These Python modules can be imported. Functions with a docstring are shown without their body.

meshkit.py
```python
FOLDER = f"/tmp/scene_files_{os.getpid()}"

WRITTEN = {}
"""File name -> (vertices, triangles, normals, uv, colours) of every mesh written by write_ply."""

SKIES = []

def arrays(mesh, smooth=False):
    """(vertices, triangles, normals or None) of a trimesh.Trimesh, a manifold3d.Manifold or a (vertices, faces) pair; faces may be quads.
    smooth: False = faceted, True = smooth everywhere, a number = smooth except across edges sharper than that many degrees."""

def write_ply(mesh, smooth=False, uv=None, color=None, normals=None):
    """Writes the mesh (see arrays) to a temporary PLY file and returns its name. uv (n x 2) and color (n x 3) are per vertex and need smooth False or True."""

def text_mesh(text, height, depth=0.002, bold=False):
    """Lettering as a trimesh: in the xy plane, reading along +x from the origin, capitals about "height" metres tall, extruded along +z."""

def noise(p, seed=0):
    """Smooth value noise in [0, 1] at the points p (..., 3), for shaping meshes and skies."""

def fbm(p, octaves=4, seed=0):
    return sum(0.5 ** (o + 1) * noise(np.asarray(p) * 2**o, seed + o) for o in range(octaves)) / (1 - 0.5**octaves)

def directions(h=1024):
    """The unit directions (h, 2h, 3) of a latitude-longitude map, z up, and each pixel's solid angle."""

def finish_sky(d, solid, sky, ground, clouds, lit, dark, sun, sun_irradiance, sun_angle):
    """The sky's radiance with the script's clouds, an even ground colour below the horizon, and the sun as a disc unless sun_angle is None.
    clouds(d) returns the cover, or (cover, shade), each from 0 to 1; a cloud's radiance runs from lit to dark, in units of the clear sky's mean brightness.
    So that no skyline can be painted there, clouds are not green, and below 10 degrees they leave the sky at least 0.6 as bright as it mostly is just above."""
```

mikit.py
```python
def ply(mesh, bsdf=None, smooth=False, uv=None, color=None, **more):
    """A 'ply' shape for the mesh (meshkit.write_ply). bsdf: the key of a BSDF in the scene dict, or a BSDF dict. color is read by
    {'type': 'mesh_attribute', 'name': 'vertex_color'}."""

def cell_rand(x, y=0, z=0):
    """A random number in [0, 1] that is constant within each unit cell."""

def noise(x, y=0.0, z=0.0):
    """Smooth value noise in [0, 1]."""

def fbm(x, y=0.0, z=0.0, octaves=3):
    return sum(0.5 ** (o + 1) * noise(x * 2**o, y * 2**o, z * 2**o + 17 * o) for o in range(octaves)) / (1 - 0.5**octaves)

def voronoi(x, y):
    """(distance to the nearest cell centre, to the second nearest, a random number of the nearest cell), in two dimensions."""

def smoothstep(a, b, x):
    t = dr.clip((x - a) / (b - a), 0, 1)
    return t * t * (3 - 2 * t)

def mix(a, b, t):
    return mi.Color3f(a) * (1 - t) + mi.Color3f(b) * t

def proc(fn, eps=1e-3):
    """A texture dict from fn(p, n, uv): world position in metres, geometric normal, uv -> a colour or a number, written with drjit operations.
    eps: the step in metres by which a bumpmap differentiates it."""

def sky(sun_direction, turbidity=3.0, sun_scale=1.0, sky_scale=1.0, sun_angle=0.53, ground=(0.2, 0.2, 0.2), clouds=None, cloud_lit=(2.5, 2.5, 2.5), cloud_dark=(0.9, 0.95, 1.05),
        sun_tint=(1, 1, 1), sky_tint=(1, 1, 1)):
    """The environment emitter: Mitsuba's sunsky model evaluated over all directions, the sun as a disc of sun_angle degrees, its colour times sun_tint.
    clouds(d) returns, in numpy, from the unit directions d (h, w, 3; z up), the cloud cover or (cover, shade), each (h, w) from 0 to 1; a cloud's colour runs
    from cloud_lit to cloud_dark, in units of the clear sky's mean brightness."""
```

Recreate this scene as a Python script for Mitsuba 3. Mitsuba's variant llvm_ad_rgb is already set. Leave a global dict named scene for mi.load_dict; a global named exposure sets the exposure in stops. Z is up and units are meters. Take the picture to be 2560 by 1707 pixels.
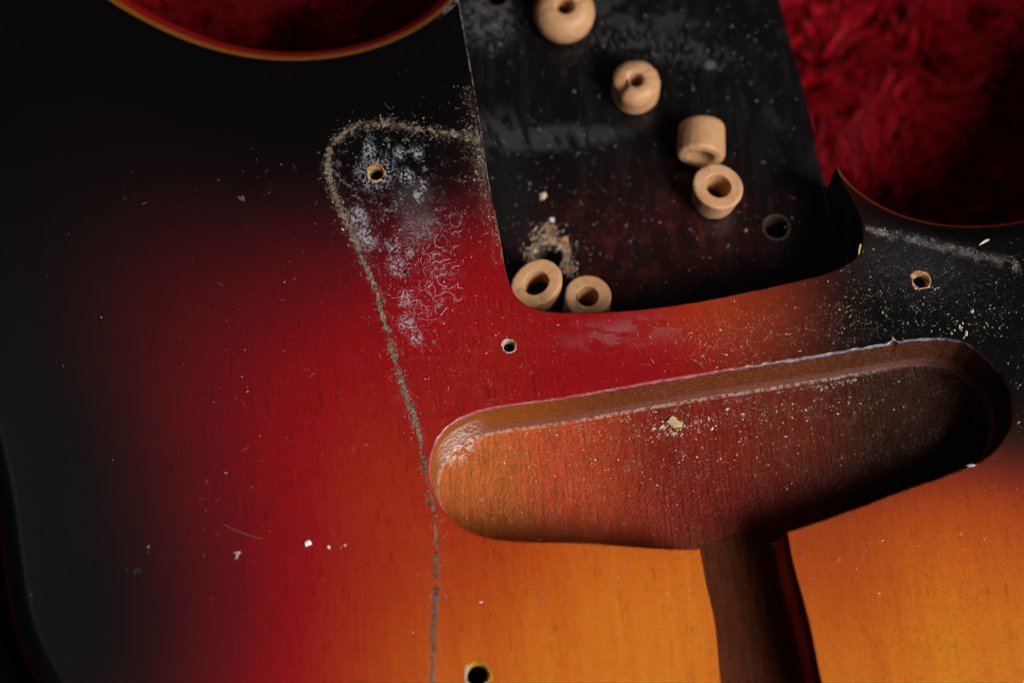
import math
import numpy as np
import trimesh
import manifold3d as m3
import drjit as dr
import mitsuba as mi
import shapely
from shapely.geometry import Polygon, LineString, Point
from scipy.interpolate import splprep, splev
import mikit
import meshkit
from mikit import proc, noise, fbm, voronoi, smoothstep, mix, cell_rand

T = mi.ScalarTransform4f
scene, labels = {}, {}
exposure = 0.0

# ------------------------------------------------------------------ camera
DIST, TILT = 0.360, math.radians(17.0)
ST, CT = math.sin(TILT), math.cos(TILT)
CAM = np.array([0.0, -DIST * ST, DIST * CT])
FPX = 14.38 * 360.0
scene['camera'] = {
    'type': 'thinlens', 'fov': 2 * math.degrees(math.atan(1280.0 / FPX)), 'fov_axis': 'x',
    'to_world': T().look_at(origin=CAM.tolist(), target=[0, 0, 0], up=[0, 1, 0]),
    'aperture_radius': 0.0051, 'focus_distance': 0.3625, 'near_clip': 0.01, 'far_clip': 10.0}

# ------------------------------------------------------------------ lamps (all dimensions in metres)
KEY_AZ, KEY_EL, KEY_D = math.radians(-36), math.radians(44), 0.95
key_pos = KEY_D * np.array([math.cos(KEY_AZ) * math.cos(KEY_EL), math.sin(KEY_AZ) * math.cos(KEY_EL), math.sin(KEY_EL)])


def lamp(pos, target, half_w, half_h, rgb, up=(0, 0, 1)):
    return {'type': 'rectangle',
            'to_world': T().look_at(origin=list(map(float, pos)), target=list(map(float, target)), up=list(up)) @ T().scale([half_w, half_h, 1]),
            'emitter': {'type': 'area', 'radiance': {'type': 'rgb', 'value': list(rgb)}}}


scene['softbox_lamp'] = lamp(key_pos, (0.01, 0.0, 0), 0.215, 0.215, (23.2, 22.6, 21.8))
labels['softbox_lamp'] = {'label': 'square softbox lamp standing to the right of the guitar', 'category': 'lamp'}
scene['added_panel'] = lamp((-0.52, 0.17, 1.05), (-0.1, 0.0, 0), 0.20, 0.17, (0.42, 0.46, 0.47), up=(0, 1, 0))  # unseen panel added to lay a grey reflection on the left lacquer
labels['added_panel'] = {'label': 'dim unseen panel added above the left side for a grey sheen on the lacquer', 'category': 'lamp'}
scene['room_light'] = {'type': 'constant', 'radiance': {'type': 'rgb', 'value': [0.021, 0.021, 0.0215]}}

# ------------------------------------------------------------------ small helpers (geometry in millimetres until it is written)
rng = np.random.default_rng(11)


def at(x, y, z=0.0):
    """The point of the body plane at height z (mm) under a point of the 2560 x 1707 survey drawing; returns mm."""
    x, y = np.asarray(x, float), np.asarray(y, float)
    d = np.stack([x - 1280.0, (853.5 - y) * CT + FPX * ST, (853.5 - y) * ST - FPX * CT], -1)
    c = CAM * 1000.0
    return c + d * ((z - c[2]) / d[..., 2])[..., None]


def path(pts, z=0.0):
    p = np.asarray(pts, float)
    return at(p[:, 0], p[:, 1], z)[:, :2]


def spline(p, step=0.35, closed=False, s=0.0):
    p = np.asarray(p, float)
    if closed:
        p = np.vstack([p, p[:1]])
    tck, u = splprep(p.T, s=s, per=closed, k=3)
    q = np.array(splev(np.linspace(0, 1, 4000), tck)).T
    L = np.r_[0, np.cumsum(np.linalg.norm(np.diff(q, axis=0), axis=1))]
    n = max(8, int(L[-1] / step))
    t = np.linspace(0, L[-1], n + (0 if not closed else 1))
    q = np.stack([np.interp(t, L, q[:, k]) for k in (0, 1)], -1)
    return q[:-1] if closed else q


def ccw(p):
    a = np.sum(p[:, 0] * np.roll(p[:, 1], -1) - p[:, 1] * np.roll(p[:, 0], -1))
    return p if a > 0 else p[::-1].copy()


def outward(p):
    d = np.roll(p, -1, 0) - np.roll(p, 1, 0)
    n = np.stack([d[:, 1], -d[:, 0]], -1)
    return n / np.maximum(np.linalg.norm(n, axis=1, keepdims=True), 1e-9)


def rings_solid(p, rings, jitter=None):
    """Closed solid from an outline p (ccw) and rings [(outward offset, z)] from bottom to top."""
    n, nor, P = len(p), outward(p), []
    for k, (o, z) in enumerate(rings):
        off = np.full(n, float(o))
        zz = np.full(n, float(z))
        if jitter is not None:
            jo, jz = jitter(k, o, z)
            off, zz = off + jo, zz + jz
        P.append(np.c_[p + nor * off[:, None], zz])
    V = np.vstack(P)
    i = np.arange(n)
    j = (i + 1) % n
    F = []
    for k in range(len(rings) - 1):
        a, b = k * n, (k + 1) * n
        F += [np.c_[a + i, a + j, b + j], np.c_[a + i, b + j, b + i]]
    import mapbox_earcut as earcut
    for ring, flip in ((0, True), (len(rings) - 1, False)):
        q = P[ring][:, :2]
        tri = np.asarray(earcut.triangulate_float64(np.ascontiguousarray(q), np.array([n], np.uint32))).reshape(-1, 3).astype(int)
        a, b, c = q[tri[:, 0]], q[tri[:, 1]], q[tri[:, 2]]
        s = (b[:, 0] - a[:, 0]) * (c[:, 1] - a[:, 1]) - (b[:, 1] - a[:, 1]) * (c[:, 0] - a[:, 0])
        tri = np.where((s > 0)[:, None], tri, tri[:, ::-1])
        F.append((tri[:, ::-1] if flip else tri) + ring * n)
    F = np.vstack(F)
    return m3.Manifold(m3.Mesh(V.astype(np.float32), F.astype(np.uint32)))


def put(key, mesh, bsdf, smooth=False, color=None, **lab):
    v, f = (np.asarray(mesh[0], float), np.asarray(mesh[1], int)) if isinstance(mesh, tuple) else (np.asarray(mesh.vertices), np.asarray(mesh.faces))
    scene[key] = mikit.ply(trimesh.Trimesh(v * 1e-3, f, process=False), bsdf, smooth=smooth, color=color)
    if lab:
        labels[key] = lab


# ------------------------------------------------------------------ materials
RO, THICK, POCKET, ROUT, CHAN = 5.0, 42.0, 16.0, 14.0, 14.08   # edge roll, body thickness, depths of the three routs (mm)
K = 2560 / 2352.0
BURST = np.array([  # lacquer tone of the sunburst, 0 black edge to 1 amber centre (drawing x, y at 2352 wide)
    (100, 150, 0), (500, 250, 0), (900, 250, 0), (1030, 150, 0), (100, 450, .03), (300, 480, .085), (600, 430, .075), (800, 400, .045), (950, 400, .02), (1080, 400, .10),
    (60, 700, .03), (250, 700, .14), (400, 640, .20), (600, 600, .235), (750, 580, .26), (950, 550, .30), (1090, 540, .37),
    (80, 1000, .0), (200, 1000, .06), (350, 950, .22), (500, 900, .33), (700, 880, .42), (850, 900, .47), (1000, 850, .46), (1150, 850, .48), (1100, 700, .46), (1000, 680, .44),
    (200, 1300, .03), (350, 1250, .15), (450, 1200, .27), (600, 1150, .38), (750, 1150, .475), (900, 1100, .53), (980, 1000, .49),
    (250, 1500, .05), (400, 1500, .19), (530, 1480, .32), (680, 1450, .44), (800, 1450, .535), (900, 1400, .585), (1050, 1400, .66), (1120, 1260, .61), (1200, 1350, .70), (1300, 1500, .88),
    (1450, 1400, .92), (1600, 1330, .86), (1600, 1550, .94), (1050, 1560, .76), (1200, 740, .46), (1400, 740, .46), (1500, 780, .47), (1620, 740, .53), (1750, 740, .44), (1850, 740, .32), (1900, 690, .21),
    (1980, 690, .03), (2000, 800, .02), (1800, 820, .32), (1620, 840, .43), (1400, 900, .44), (1200, 900, .46), (2150, 700, 0), (2300, 700, 0), (2330, 850, 0), (2100, 560, 0),
    (2345, 950, .04), (2345, 1030, .20), (2345, 1090, .38), (2300, 1120, .48), (2150, 1160, .57), (2000, 1230, .60), (1880, 1260, .58), (1900, 1400, .67), (2050, 1350, .74),
    (2200, 1300, .75), (2340, 1250, .66), (2100, 1500, .87), (2300, 1500, .90), (2345, 1380, .80), (1960, 1540, .80), (1850, 1230, .58)])
_bp = path(BURST[:, :2] * K)
_c2 = 60.0
_A = np.sqrt(((_bp[:, None] - _bp[None]) ** 2).sum(-1) + _c2)
_n = len(_bp)
_w = np.linalg.solve(np.block([[_A - 0.6 * np.eye(_n), np.ones((_n, 1))], [np.ones((1, _n)), np.zeros((1, 1))]]), np.r_[BURST[:, 2], 0])

STOPS = [(0.0, (.0016, .0012, .0011)), (.06, (.0060, .0020, .0020)), (.13, (.020, .0028, .0036)), (.22, (.052, .0034, .0052)), (.33, (.112, .0038, .0062)), (.45, (.235, .0042, .0066)),
         (.56, (.31, .024, .0062)), (.68, (.40, .062, .0066)), (.80, (.47, .103, .0090)), (.92, (.51, .134, .0105)), (1.05, (.54, .165, .012))]
BROWN_STOPS = [(0.0, (.0016, .0012, .0011)), (.10, (.0090, .0030, .0020)), (.22, (.036, .0080, .0040)), (.35, (.095, .015, .0055)), (.46, (.17, .024, .0060)), (.58, (.29, .046, .0062)), (.70, (.37, .072, .0062)),
               (.80, (.43, .102, .0070)), (.92, (.46, .138, .0075)), (1.05, (.50, .18, .010))]


def ramp(t, stops=STOPS):
    c = mi.Color3f(stops[0][1])
    for (a, _), (b, cb) in zip(stops[:-1], stops[1:]):
        c = mix(c, mi.Color3f(cb), dr.clip((t - a) / (b - a), 0, 1))
    return c


def burst(x, y):
    t = mi.Float(float(_w[-1]))
    for (bx, by), w in zip(_bp, _w[:-1]):
        t += float(w) * dr.sqrt(dr.square(x - float(bx)) + dr.square(y - float(by)) + _c2)
    return dr.clip(t, 0, 1.05)


def blob(x, y, px, py, rx, ry, rot=0.0, edge=0.35):
    """1 inside an ellipse (survey coordinates at 2352 wide, radii in mm), fading outwards."""
    c = at(px * K, py * K)
    ca, sa = math.cos(math.radians(rot)), math.sin(math.radians(rot))
    dx, dy = x - float(c[0]), y - float(c[1])
    a, b = (dx * ca + dy * sa) / rx, (dy * ca - dx * sa) / ry
    return 1 - smoothstep(1 - edge, 1 + edge, dr.sqrt(a * a + b * b))


def lacquer_color(p, n, uv):
    x, y = p.x * 1000.0, p.y * 1000.0
    gx = x + 0.10 * y                                        # grain runs almost along the neck
    t = burst(x, y)
    fine = noise(gx * 5.0, y * 0.45, 3.0) - 0.5
    broad = fbm(gx * 0.55, y * 0.035, 9.0) - 0.5
    mot = fbm(x * 2.6, y * 2.6, 5.0) - 0.5
    pore = smoothstep(0.66, 0.95, noise(gx * 5.2, y * .32, 21.0)) * smoothstep(.45, .75, fbm(x * .5, y * .3, 14.0))
    pore += (.30 + .45 * smoothstep(45.0, 62.0, x)) * smoothstep(.55, .9, noise(x * 4.3, y * 4.3, 2.0)) * smoothstep(.45, .8, t)
    t = t + t * (0.07 * fine + 0.20 * broad * smoothstep(.5, .8, t) + 0.11 * mot)
    col = mix(ramp(t), ramp(t, BROWN_STOPS), smoothstep(24.0, 46.0, x) * .85)
    col = col * (1 - 0.30 * pore)
    # rounded outer edge: amber worn lacquer, then red painted as reflected plush
    z = p.z * 1000.0
    bass = smoothstep(22.0, 26.0, y) * smoothstep(-4.0, -8.0, x)           # bass cutaway
    treb = smoothstep(50.0, 54.0, x)                                        # treble cutaway
    amber = mix(mi.Color3f(.19, .066, .008), mi.Color3f(.24, .0075, .004), smoothstep(-.60, -.80, z))
    col = mix(col, amber, bass * smoothstep(-.16, -.34, z))
    col = mix(col, mi.Color3f(.15, .026, .005), treb * smoothstep(-1.35, -1.75, z))
    # pale wear on the neck pocket rim; lilac highlight painted along the cavity rim
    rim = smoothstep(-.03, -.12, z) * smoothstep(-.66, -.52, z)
    nr = smoothstep(12.0, 20.0, y) * smoothstep(6.0, 2.0, x) * smoothstep(-14.0, -11.0, x)
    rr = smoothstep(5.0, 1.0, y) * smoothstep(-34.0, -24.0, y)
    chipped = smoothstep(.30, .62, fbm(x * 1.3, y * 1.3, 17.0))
    col = mix(col, mi.Color3f(.24, .22, .21), rim * nr * chipped * .75)
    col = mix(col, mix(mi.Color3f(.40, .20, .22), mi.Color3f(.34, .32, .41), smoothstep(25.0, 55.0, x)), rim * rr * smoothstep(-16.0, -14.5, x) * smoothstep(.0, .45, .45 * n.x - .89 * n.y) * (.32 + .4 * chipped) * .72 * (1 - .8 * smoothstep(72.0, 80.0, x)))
    # ---- whitish residue left where a plate covered the finish
    grey = mi.Color3f(.37, .355, .385)
    tab = dr.maximum(blob(x, y, 880, 400, 9.0, 8.5), dr.maximum(blob(x, y, 925, 520, 7.5, 12.0, 10), blob(x, y, 960, 650, 7.0, 12.0, 12)))
    f1 = fbm(x * 0.9 + 3, y * 0.9, 2.0, 4)
    f2 = fbm(x * 3.1, y * 3.1 + 7, 6.0, 3)
    bloom = tab * smoothstep(0.58, 0.78, f1) * smoothstep(0.42, 0.70, fbm(x * 4.2, y * 4.2 + 7, 6.0, 3)) * 0.46
    haze = dr.maximum(blob(x, y, 955, 495, 2.8, 4.5, 5, .5) * .06, blob(x, y, 950, 455, 3.4, 3.0, 0, .4) * .06) * (.5 + f2)
    wrinkle = 1 - dr.abs(2 * fbm(x * 2.3 + 2 * f1, y * 3.0, 8.0, 3) - 1)
    haze += blob(x, y, 968, 530, 3.4, 2.4, 25, .5) * smoothstep(.84, .97, wrinkle) * .40
    for bx, by, br in ((905, 565, 1.0), (910, 608, 1.3), (931, 685, 1.0), (940, 580, .7), (848, 345, 1.0), (918, 352, .9), (958, 350, .9), (935, 408, 1.2), (970, 425, .8), (960, 452, .9), (822, 500, 1.5), (840, 545, 1.6), (935, 745, 1.2), (955, 775, 1.0)):
        haze = dr.maximum(haze, blob(x, y, bx, by, br, br * 1.3, 20, .7) * smoothstep(.35, .7, f2) * .85)
    haze += blob(x, y, 863, 397, 3.4, 3.4, 0, .4) * smoothstep(.42, .7, f2) * .5
    wx = x + 1.1 * (fbm(x * .8, y * .8, 1.0) - .5) * 2
    wy = y + 1.1 * (fbm(x * .8, y * .8, 4.0) - .5) * 2
    d1, d2, _ = voronoi(wx * 0.62, wy * 0.62)
    e1, e2, _ = voronoi(wx * 1.15 + 9, wy * 1.15)
    craze = dr.maximum(.6 * (1 - smoothstep(.02, .06, d2 - d1)), .5 * (1 - smoothstep(.03, .11, e2 - e1)) * smoothstep(.5, .6, fbm(x * .5, y * .5, 12.0)))
    cm = dr.maximum(blob(x, y, 1003, 640, 3.9, 8.6, -4, .35), dr.maximum(blob(x, y, 985, 715, 6.0, 3.0, 10, .5), blob(x, y, 1020, 555, 3.2, 4.5, -15, .5)))
    craze = craze * cm * smoothstep(.48, .60, fbm(x * .75 + 40, y * .75, 2.0)) * .5
    scuff = blob(x, y, 1432, 765, 8.0, 2.3, 6, .8) * smoothstep(.3, .75, fbm(x * .35, y * .9, 31.0)) * (.55 + .6 * f2) * .16
    # grey film and fine dust lying in the finish at the right
    film = blob(x, y, 2080, 600, 10.0, 5.0, -15, .8) * (.3 + f2) * .03 + blob(x, y, 2120, 650, 13, 4.5, -10, .8) * smoothstep(.5, .8, f2) * .05
    d = dr.clip(dr.maximum(dr.maximum(bloom, craze), dr.maximum(haze, dr.maximum(scuff, film))), 0, 1)
    return mix(col, grey, d)


def lacquer_height(p, n, uv):
    x, y = p.x * 1000.0, p.y * 1000.0
    gx = x + 0.10 * y
    return 0.55 * noise(gx * 4.5, y * 0.4, 3.0) + 0.6 * fbm(x * 1.6, y * 1.6, p.z * 1600.0, 2)


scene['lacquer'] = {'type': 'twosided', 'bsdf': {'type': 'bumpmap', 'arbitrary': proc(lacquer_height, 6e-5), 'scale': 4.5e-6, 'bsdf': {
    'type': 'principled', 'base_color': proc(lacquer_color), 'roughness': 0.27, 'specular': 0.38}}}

ra, rb = at(1100 * K, 1080 * K)[:2], at(2320 * K, 930 * K)[:2]
_ax = (rb - ra) / np.linalg.norm(rb - ra)
_len = float(np.linalg.norm(rb - ra))


def rout_color(p, n, uv):
    x, y, z = p.x * 1000.0, p.y * 1000.0, p.z * 1000.0
    s = ((x - float(ra[0])) * float(_ax[0]) + (y - float(ra[1])) * float(_ax[1])) / _len
    w = (y - float(ra[1])) * float(_ax[0]) - (x - float(ra[0])) * float(_ax[1])
    gx = x + 0.10 * y
    st = fbm(gx * 1.6, y * 0.22, 2.0) - .5
    sp = fbm(x * 2.2, y * 2.2, z * 2.2, 3)
    floor = smoothstep(.40 - ROUT, .10 - ROUT, z)
    s2 = s + .10 * st + .0 * w
    fcol = mix(mi.Color3f(.40, .100, .022), mi.Color3f(.36, .052, .016), smoothstep(.02, .17, s2))
    fcol = mix(fcol, mi.Color3f(.15, .0125, .0065), smoothstep(.17, .38, s2))
    fcol = mix(fcol, mi.Color3f(.10, .014, .006), smoothstep(.46, .62, s2))
    fcol = mix(fcol, mi.Color3f(.026, .0075, .0035), smoothstep(.60, .80, s2))  # right end darkened in the colour to deepen its shadow
    fcol = mix(fcol, mi.Color3f(.060, .0150, .0055), blob(x, y, 1712, 1262, 10.5, 6.0, -8, .75))  # shadow at the channel mouth painted into the floor colour
    wcol = mix(mi.Color3f(.26, .075, .012), mi.Color3f(.14, .032, .009), smoothstep(.06, .30, s2))
    wcol = mix(wcol, mi.Color3f(.075, .020, .008), smoothstep(.5, .8, s2))
    wcol = mix(wcol, mi.Color3f(.020, .006, .004), smoothstep(.90, .98, s2))  # wall carries the same painted shadow at the right end
    cove = smoothstep(5.2 - ROUT, 2.2 - ROUT, z) * (1 - floor)
    wcol = mix(wcol, mi.Color3f(.19, .085, .072), cove * (.35 + .5 * fbm(x * 2.0, y * 2.0, z * 2.0, 3)))
    k1 = noise(x * 3.4, y * 3.4, z * 3.4)
    k2 = noise(x * 3.0 + 40.0, y * 3.0, z * 3.0)
    wcol = wcol * (.72 + .5 * noise(x * 4.0, y * 4.0, z * 4.0 + 9.0))
    wcol = mix(wcol, mi.Color3f(.34, .085, .014) * (1 - .75 * smoothstep(.6, .9, s2)), smoothstep(.60, .85, k1) * .55)
    wcol = mix(wcol, mi.Color3f(.26, .20, .19) * (1 - .6 * smoothstep(.8, .95, s2)), smoothstep(.68, .9, k2) * smoothstep(.15, .4, s2) * .5)
    col = mix(wcol, fcol, floor)
    # control channel, dull brown sealer
    col = col * (.72 + .5 * sp) * (1 + .55 * st * floor)
    crumb = smoothstep(.70, .80, noise(x * 4.5, y * 4.5, z * 4.5)) * smoothstep(.4, .6, fbm(x * .4, y * .4, z * .4))
    col = mix(col, mi.Color3f(.40, .33, .27), crumb * .11)
    smear = blob(x, y, 1052, 984, 3.6, 1.7, 38, .8) * smoothstep(.42, .60, .5 * sp + .5 * noise(x * 2.9, y * 2.9, z * 2.9)) * smoothstep(-3.0, -5.0, z)
    col = mix(col, mi.Color3f(.58, .52, .46), smear * .8)
    line = smoothstep(.75 - ROUT, .45 - ROUT, z) * (1 - smoothstep(.12 - ROUT, .01 - ROUT, z)) * smoothstep(.35, .65, fbm(x * 2.6, y * 2.6, 4.0))
    col = mix(col, mi.Color3f(.46, .36, .30), line * .45 * (1 - smoothstep(.72, .85, s)))
    return col


def rout_height(p, n, uv):
    x, y, z = p.x * 1000.0, p.y * 1000.0, p.z * 1000.0
    floor = smoothstep(.40 - ROUT, .10 - ROUT, z)
    u = x + .1 * y + .030 * dr.square(y + 14.0) + 1.2 * noise(x * .22, y * .22, 3.0)
    arc = .5 + .5 * dr.sin(u * 6.5)
    arc = .30 * arc * smoothstep(.48, .68, fbm(x * .45, y * .45, 6.0)) + .8 * noise((x + .1 * y) * 2.3, y * .3, 6.0)
    return fbm(x * 2.4, y * 2.4, z * 2.4, 3) * (1 - .45 * floor) + floor * .8 * arc


def channel_color(p, n, uv):
    x, y, z = p.x * 1000.0, p.y * 1000.0, p.z * 1000.0
    st = fbm((x + .1 * y) * 1.6, y * .22, 2.0) - .5
    sp = fbm(x * 2.2, y * 2.2, z * 2.2, 3)
    col = mix(mi.Color3f(.070, .0165, .0055), mi.Color3f(.26, .055, .012), smoothstep(-3.0, -8.0, z) * (1 - smoothstep(-12.5, -13.6, z)))  # brighter lower wall: bounced light painted into the colour
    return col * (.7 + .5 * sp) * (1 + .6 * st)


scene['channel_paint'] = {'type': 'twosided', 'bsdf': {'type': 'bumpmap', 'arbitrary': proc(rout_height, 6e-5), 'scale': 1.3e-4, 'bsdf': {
    'type': 'principled', 'base_color': proc(channel_color), 'roughness': 0.6, 'specular': 0.05}}}
scene['cavity_paint'] = {'type': 'twosided', 'bsdf': {'type': 'bumpmap', 'arbitrary': proc(rout_height, 6e-5), 'scale': 2.0e-4, 'bsdf': {
    'type': 'principled', 'base_color': proc(rout_color), 'roughness': 0.5, 'specular': 0.10}}}


def pocket_color(p, n, uv):
    x, y, z = p.x * 1000.0, p.y * 1000.0, p.z * 1000.0

    def spot(px, py, rx, ry, rot=0., edge=.6):
        c = at(px * K, py * K, -16.0)
        ca, sa = math.cos(math.radians(rot)), math.sin(math.radians(rot))
        dx, dy = x - float(c[0]), y - float(c[1])
        a, b = (dx * ca + dy * sa) / rx, (dy * ca - dx * sa) / ry
        return 1 - smoothstep(1 - edge, 1 + edge, dr.sqrt(a * a + b * b))

    f1 = fbm(x * .35, y * .35, 3.0, 4)
    f2 = fbm(x * 1.8, y * 1.8, 7.0, 3)
    dry = fbm(x * .9 + .3 * y, y * .25, 8.0, 3)
    red = spot(1490, 570, 21, 13, 10, .8) * (.45 + .55 * smoothstep(.30, .70, f1))
    col = mix(mi.Color3f(.0034, .0027, .0029), mi.Color3f(.020, .0034, .0030), red)
    col = mix(col, mi.Color3f(.055, .0085, .006), red * smoothstep(.45, .8, fbm((x + .1 * y) * .8, y * .45, 5.0, 3)) * .7)
    g = mi.Color3f(.040, .040, .044)
    m = spot(1250, 318, 15, 2.5, 4, .35) * smoothstep(.22, .55, dry) * .62
    m = dr.maximum(m, spot(1130, 310, 6, 4.5, 20, .6) * smoothstep(.35, .65, dry) * .6)
    m = dr.maximum(m, spot(1120, 35, 6.0, 6.5, 0, .6) * smoothstep(.35, .65, f2) * 1.3)
    m = dr.maximum(m, spot(1480, 95, 17, 3.4, -14, .5) * smoothstep(.38, .70, fbm(x * 1.3, y * .8, 7.0, 4)) * .7)
    m = dr.maximum(m, spot(1460, 30, 12, 4.0, -10, .6) * smoothstep(.36, .62, f1) * .55)
    m = dr.maximum(m, spot(1800, 190, 5, 18, 8, .8) * smoothstep(.5, .75, f1) * .30)
    m = dr.maximum(m, spot(1180, 480, 4, 14, 8, .8) * .10)
    m = dr.maximum(m, smoothstep(.45, .8, fbm(x * 1.0, y * .12, 11.0, 4)) * .10)
    m = dr.maximum(m, spot(1632, 150, 1.0, .9, 0, .5) * 2.2)
    return mix(col, g, dr.clip(m, 0, 2))


def pocket_height(p, n, uv):
    x, y, z = p.x * 1000.0, p.y * 1000.0, p.z * 1000.0
    return fbm(x * 1.1, y * 1.1, z * 1.1, 4) + .25 * noise(x * 5, y * 1.2, z * 3)


scene['pocket_paint'] = {'type': 'twosided', 'bsdf': {'type': 'bumpmap', 'arbitrary': proc(pocket_height, 6e-5), 'scale': 2.2e-5, 'bsdf': {
    'type': 'principled', 'base_color': proc(pocket_color), 'roughness': 0.27, 'specular': 0.35}}}


def rubber_color(p, n, uv):
    x, y, z = p.x * 1000.0, p.y * 1000.0, p.z * 1000.0
    f = fbm(x * .5, y * .5, z * .5, 3)
    g = fbm(x * 3.0, y * 3.0, z * 3.0, 2)
    c = mix(mi.Color3f(.50, .270, .138), mi.Color3f(.46, .228, .098), smoothstep(.35, .7, f))
    c = c * (.95 + .09 * g)
    return mix(c, mi.Color3f(.20, .11, .05), smoothstep(.80, .90, noise(x * 2.3, y * 2.3, z * 2.3)) * .22)


scene['rubber'] = {'type': 'principled', 'base_color': proc(rubber_color), 'roughness': 0.5, 'specular': 0.4, 'flatness': 0.0}


def wood_color(p, n, uv):
    x, y, z = p.x * 1000.0, p.y * 1000.0, p.z * 1000.0
    f = fbm(x * 2.5, y * 2.5, z * 2.0, 3)
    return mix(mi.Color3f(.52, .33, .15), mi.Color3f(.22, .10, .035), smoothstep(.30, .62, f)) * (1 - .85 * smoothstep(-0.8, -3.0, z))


def pale_wood(p, n, uv):
    x, y, z = p.x * 1000.0, p.y * 1000.0, p.z * 1000.0
    f = fbm(x * 2.5, y * 2.5, z * 2.0, 3)
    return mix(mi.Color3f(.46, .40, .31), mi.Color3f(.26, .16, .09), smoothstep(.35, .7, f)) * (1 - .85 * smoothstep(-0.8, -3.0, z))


def yellow_wood(p, n, uv):
    x, y, z = p.x * 1000.0, p.y * 1000.0, p.z * 1000.0
    c = at(1095 * K, 1545 * K)
    f = fbm(x * 2.5, y * 2.5, z * 2.0, 3)
    k = smoothstep(1.1, -.9, .75 * (x - float(c[0])) + (y - float(c[1])))
    c1 = mix(mi.Color3f(.42, .21, .010), mi.Color3f(.34, .28, .20), smoothstep(.30, .70, .55 * f + .45 * k))
    return c1 * (1 - .9 * smoothstep(-1.0, -3.0, z))


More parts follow.
